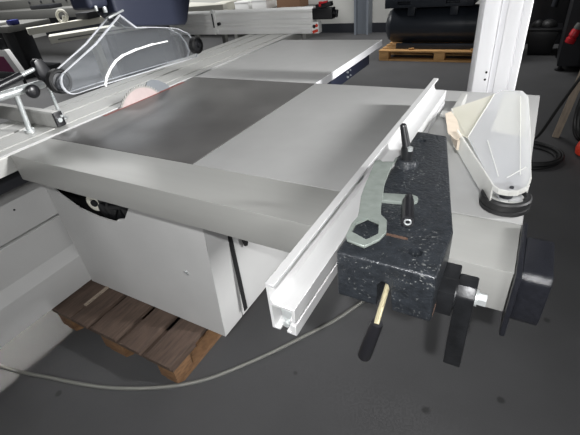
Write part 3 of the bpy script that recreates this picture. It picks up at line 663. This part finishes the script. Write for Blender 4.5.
for k, (rx, ry, z) in enumerate(((0.24, 0.23, 0.011), (0.225, 0.205, 0.013), (0.20, 0.17, 0.012), (0.235, 0.215, 0.033), (0.21, 0.19, 0.034))):
    pts = [(0.095 + rx * math.cos(2 * math.pi * i / 28) + 0.006 * k, 3.31 + ry * math.sin(2 * math.pi * i / 28), z) for i in range(29)]
    coil.tube(pts, 0.011, 8)
coil.tube([(0.10, 3.53, 0.033), (0.17, 3.52, 0.10), (0.255, 3.50, 0.36), (0.35, 3.50, 0.62), (0.47, 3.56, 0.90), (0.56, 3.76, 1.10)], 0.011, 8)
tag(coil.build('cable_coil', M['rubber'], smooth=True), 'black cable coiled on the floor behind the extension table, one end rising right', 'cable')

# ------------------------------------------------------------------ left-hand background
jn = thing('jointer_machine', (-8.0, 6.0, 0), 'long mid grey surface planer across the left background', 'machine')
MB().box((-11.8, 5.60, 0.82), (-5.6, 6.1, 0.985)).build('planer_table', M['grey_machine'], jn, bevel=0.01)
for xx in ((-11.6, -11.0), (-7.6, -5.8)): MB().box((xx[0], 5.75, 0.0), (xx[1], 6.08, 0.55)).build('planer_foot', M['dark'], jn, bevel=0.02)
MB().box((-11.6, 5.66, 0.5505), (-5.7, 6.08, 0.8195)).build('planer_body', M['skirt'], jn, bevel=0.01)
MB().box((-11.6, 6.05, 0.9855), (-6.2, 6.1, 1.16)).build('planer_fence', M['grey_machine'], jn, bevel=0.005)
for i in range(9): MB().cyl((-10.2 + i * 0.45, 6.05, 1.10), (-10.2 + i * 0.45, 6.03, 1.10), 0.025, n=12).build('fence_bolt', M['dark'], jn)
MB().box((-9.6, 5.65, 0.986), (-8.9, 5.95, 1.06)).build('cutter_cover', M['dark'], jn, bevel=0.02)
ws = thing('panel_saw', (-6.6, 5.0, 0), 'cream sliding saw with long outrigger arms in the left background', 'saw')
def barb(a, b, wd, z0_, z1_):
    a = Vector((a[0], a[1], 0)); b = Vector((b[0], b[1], 0)); d = unit(b - a); n_ = Vector((-d.y, d.x, 0)) * wd / 2
    return [(p.x, p.y) for p in (a + n_, b + n_, b - n_, a - n_)], z0_, z1_
p_, a_, b_ = barb((-7.15, 4.02), (-6.45, 5.48), 0.16, 0.78, 0.88)
MB().prism(p_, 'z', a_, b_).build('outrigger_arm', M['cream'], ws, bevel=0.01)
p_, a_, b_ = barb((-6.35, 3.85), (-5.55, 5.0), 0.30, 0.70, 0.80)
MB().prism(p_, 'z', a_, b_).build('saw_table', M['cream'], ws, bevel=0.01)
p_, a_, b_ = barb((-6.30, 3.95), (-5.6, 4.95), 0.34, 0.735, 0.752)
MB().prism(p_, 'z', a_, b_).build('table_groove', M['grey_machine'], ws)
MB().prism([(-6.15, 4.7), (-5.85, 4.6), (-5.5, 5.2), (-5.8, 5.3)], 'z', 0.0, 0.699).build('saw_base', M['dark'], ws, bevel=0.01)
MB().box((-6.02, 4.25, 0.0), (-5.90, 4.35, 0.701), rot=RY(-0.05)).build('leg', M['cream'], ws, bevel=0.004)
mh = MB()
mh.ring((-6.92, 4.55, 0.97), (0.5, -1, 0.1), 0.085, 0.022, 24, 8).cyl((-6.92, 4.55, 0.88), (-6.90, 4.57, 0.97), 0.03)
mh.build('mitre_stop', M['cream'], ws, smooth=True)
MB().box((-6.85, 4.75, 0.8805), (-6.55, 5.0, 0.98)).build('clamp_box', M['dark'], ws, bevel=0.01)

kt = thing('dark_workstation', (-8.3, 4.2, 0), 'dark workstation with blue parts at the left edge', 'machine')
MB().box((-9.4, 4.1, 0.0), (-8.05, 4.9, 0.12)).box((-8.2, 4.15, 0.12), (-8.08, 4.3, 0.80)).box((-9.3, 4.3, 0.12), (-8.6, 4.9, 0.80)).build('stand', M['dark'], kt, bevel=0.01)
MB().box((-9.4, 4.1, 0.8005), (-7.85, 4.9, 0.90)).build('worktop', M['grey_machine'], kt, bevel=0.01)
MB().box((-8.0, 4.2, 0.9005), (-7.85, 4.35, 0.98)).build('blue_housing', M['blue'], kt, bevel=0.02)
tag(MB().box((-8.75, 4.15, 0.9005), (-8.25, 4.5, 0.95)).build('white_tray', M['alu_dull'], bevel=0.02), 'white tray lying on the dark workstation at the left edge', 'tray')
cbx = thing('equipment_cart', (-7.4, 3.75, 0), 'white cart with a magenta panel at the left edge behind the clamp', 'cart')
MB().prism([(-8.2, 0.30), (-7.07, 0.30), (-7.24, 0.64), (-8.2, 0.64)], 'y', 3.60, 3.68).build('cart_body', M['white'], cbx, bevel=0.008)
MB().prism([(-8.1, 0.305), (-7.24, 0.305), (-7.36, 0.54), (-8.1, 0.56)], 'y', 3.594, 3.600).build('cart_panel', M['magenta'], cbx)
for xx, yy in ((-8.1, 3.64), (-7.15, 3.64)):
    MB().cyl((xx, yy, 0.0), (xx, yy, 0.301), 0.025, n=12).build('leg', M['black'], cbx)
MB().box((-8.15, 3.605, 0.6405), (-7.30, 3.675, 0.80)).build('cart_top', M['dark'], cbx, bevel=0.01)

bch = thing('low_bench', (-5.4, 7.9, 0), 'low grey bench against the back wall behind the crosscut fence', 'bench')
MB().box((-7.6, 7.65, 0.50), (-4.0, 8.25, 0.56)).build('bench_top', M['grey_machine'], bch, bevel=0.005)
for xx in (-7.5, -5.8, -4.1):
    MB().box((xx - 0.04, 7.7, 0), (xx + 0.04, 8.2, 0.5)).build('bench_leg', M['grey_machine'], bch)
for (x0, x1, h, m_, lab) in ((-6.30, -5.95, 0.16, 'cream', 'cream box on the low bench, farthest left'), (-5.72, -5.38, 0.16, 'white', 'white box on the low bench, left of the pair'),
                             (-5.28, -4.93, 0.18, 'white', 'white box on the low bench, right of the pair'), (-4.68, -4.16, 0.34, 'card', 'brown cardboard box on the low bench, farthest right')):
    r = thing('storage_box', ((x0 + x1) / 2, 7.9, 0.56), lab, 'box', 'boxes on the low bench')
    MB().box((x0, 7.72, 0.5605), (x1, 8.1, 0.56 + h - 0.03)).build('box_body', M[m_], r, bevel=0.005)
    MB().box((x0 - 0.008, 7.712, 0.56 + h - 0.03), (x1 + 0.008, 8.108, 0.56 + h)).build('box_lid', M[m_], r, bevel=0.004)
tb = thing('side_table', (-4.4, 5.1, 0), 'cream topped table seen between guard box and crosscut fence', 'table')
MB().prism([(-4.95, 4.85), (-3.95, 5.05), (-3.95, 5.15), (-4.95, 5.55)], 'z', 0.90, 0.97).build('tabletop', M['cream'], tb, bevel=0.005)
for xx, yy in ((-4.85, 4.95), (-4.85, 5.4), (-4.05, 5.1)):
    MB().box((xx - 0.03, yy - 0.03, 0), (xx + 0.03, yy + 0.03, 0.90)).build('leg', M['grey_machine'], tb)
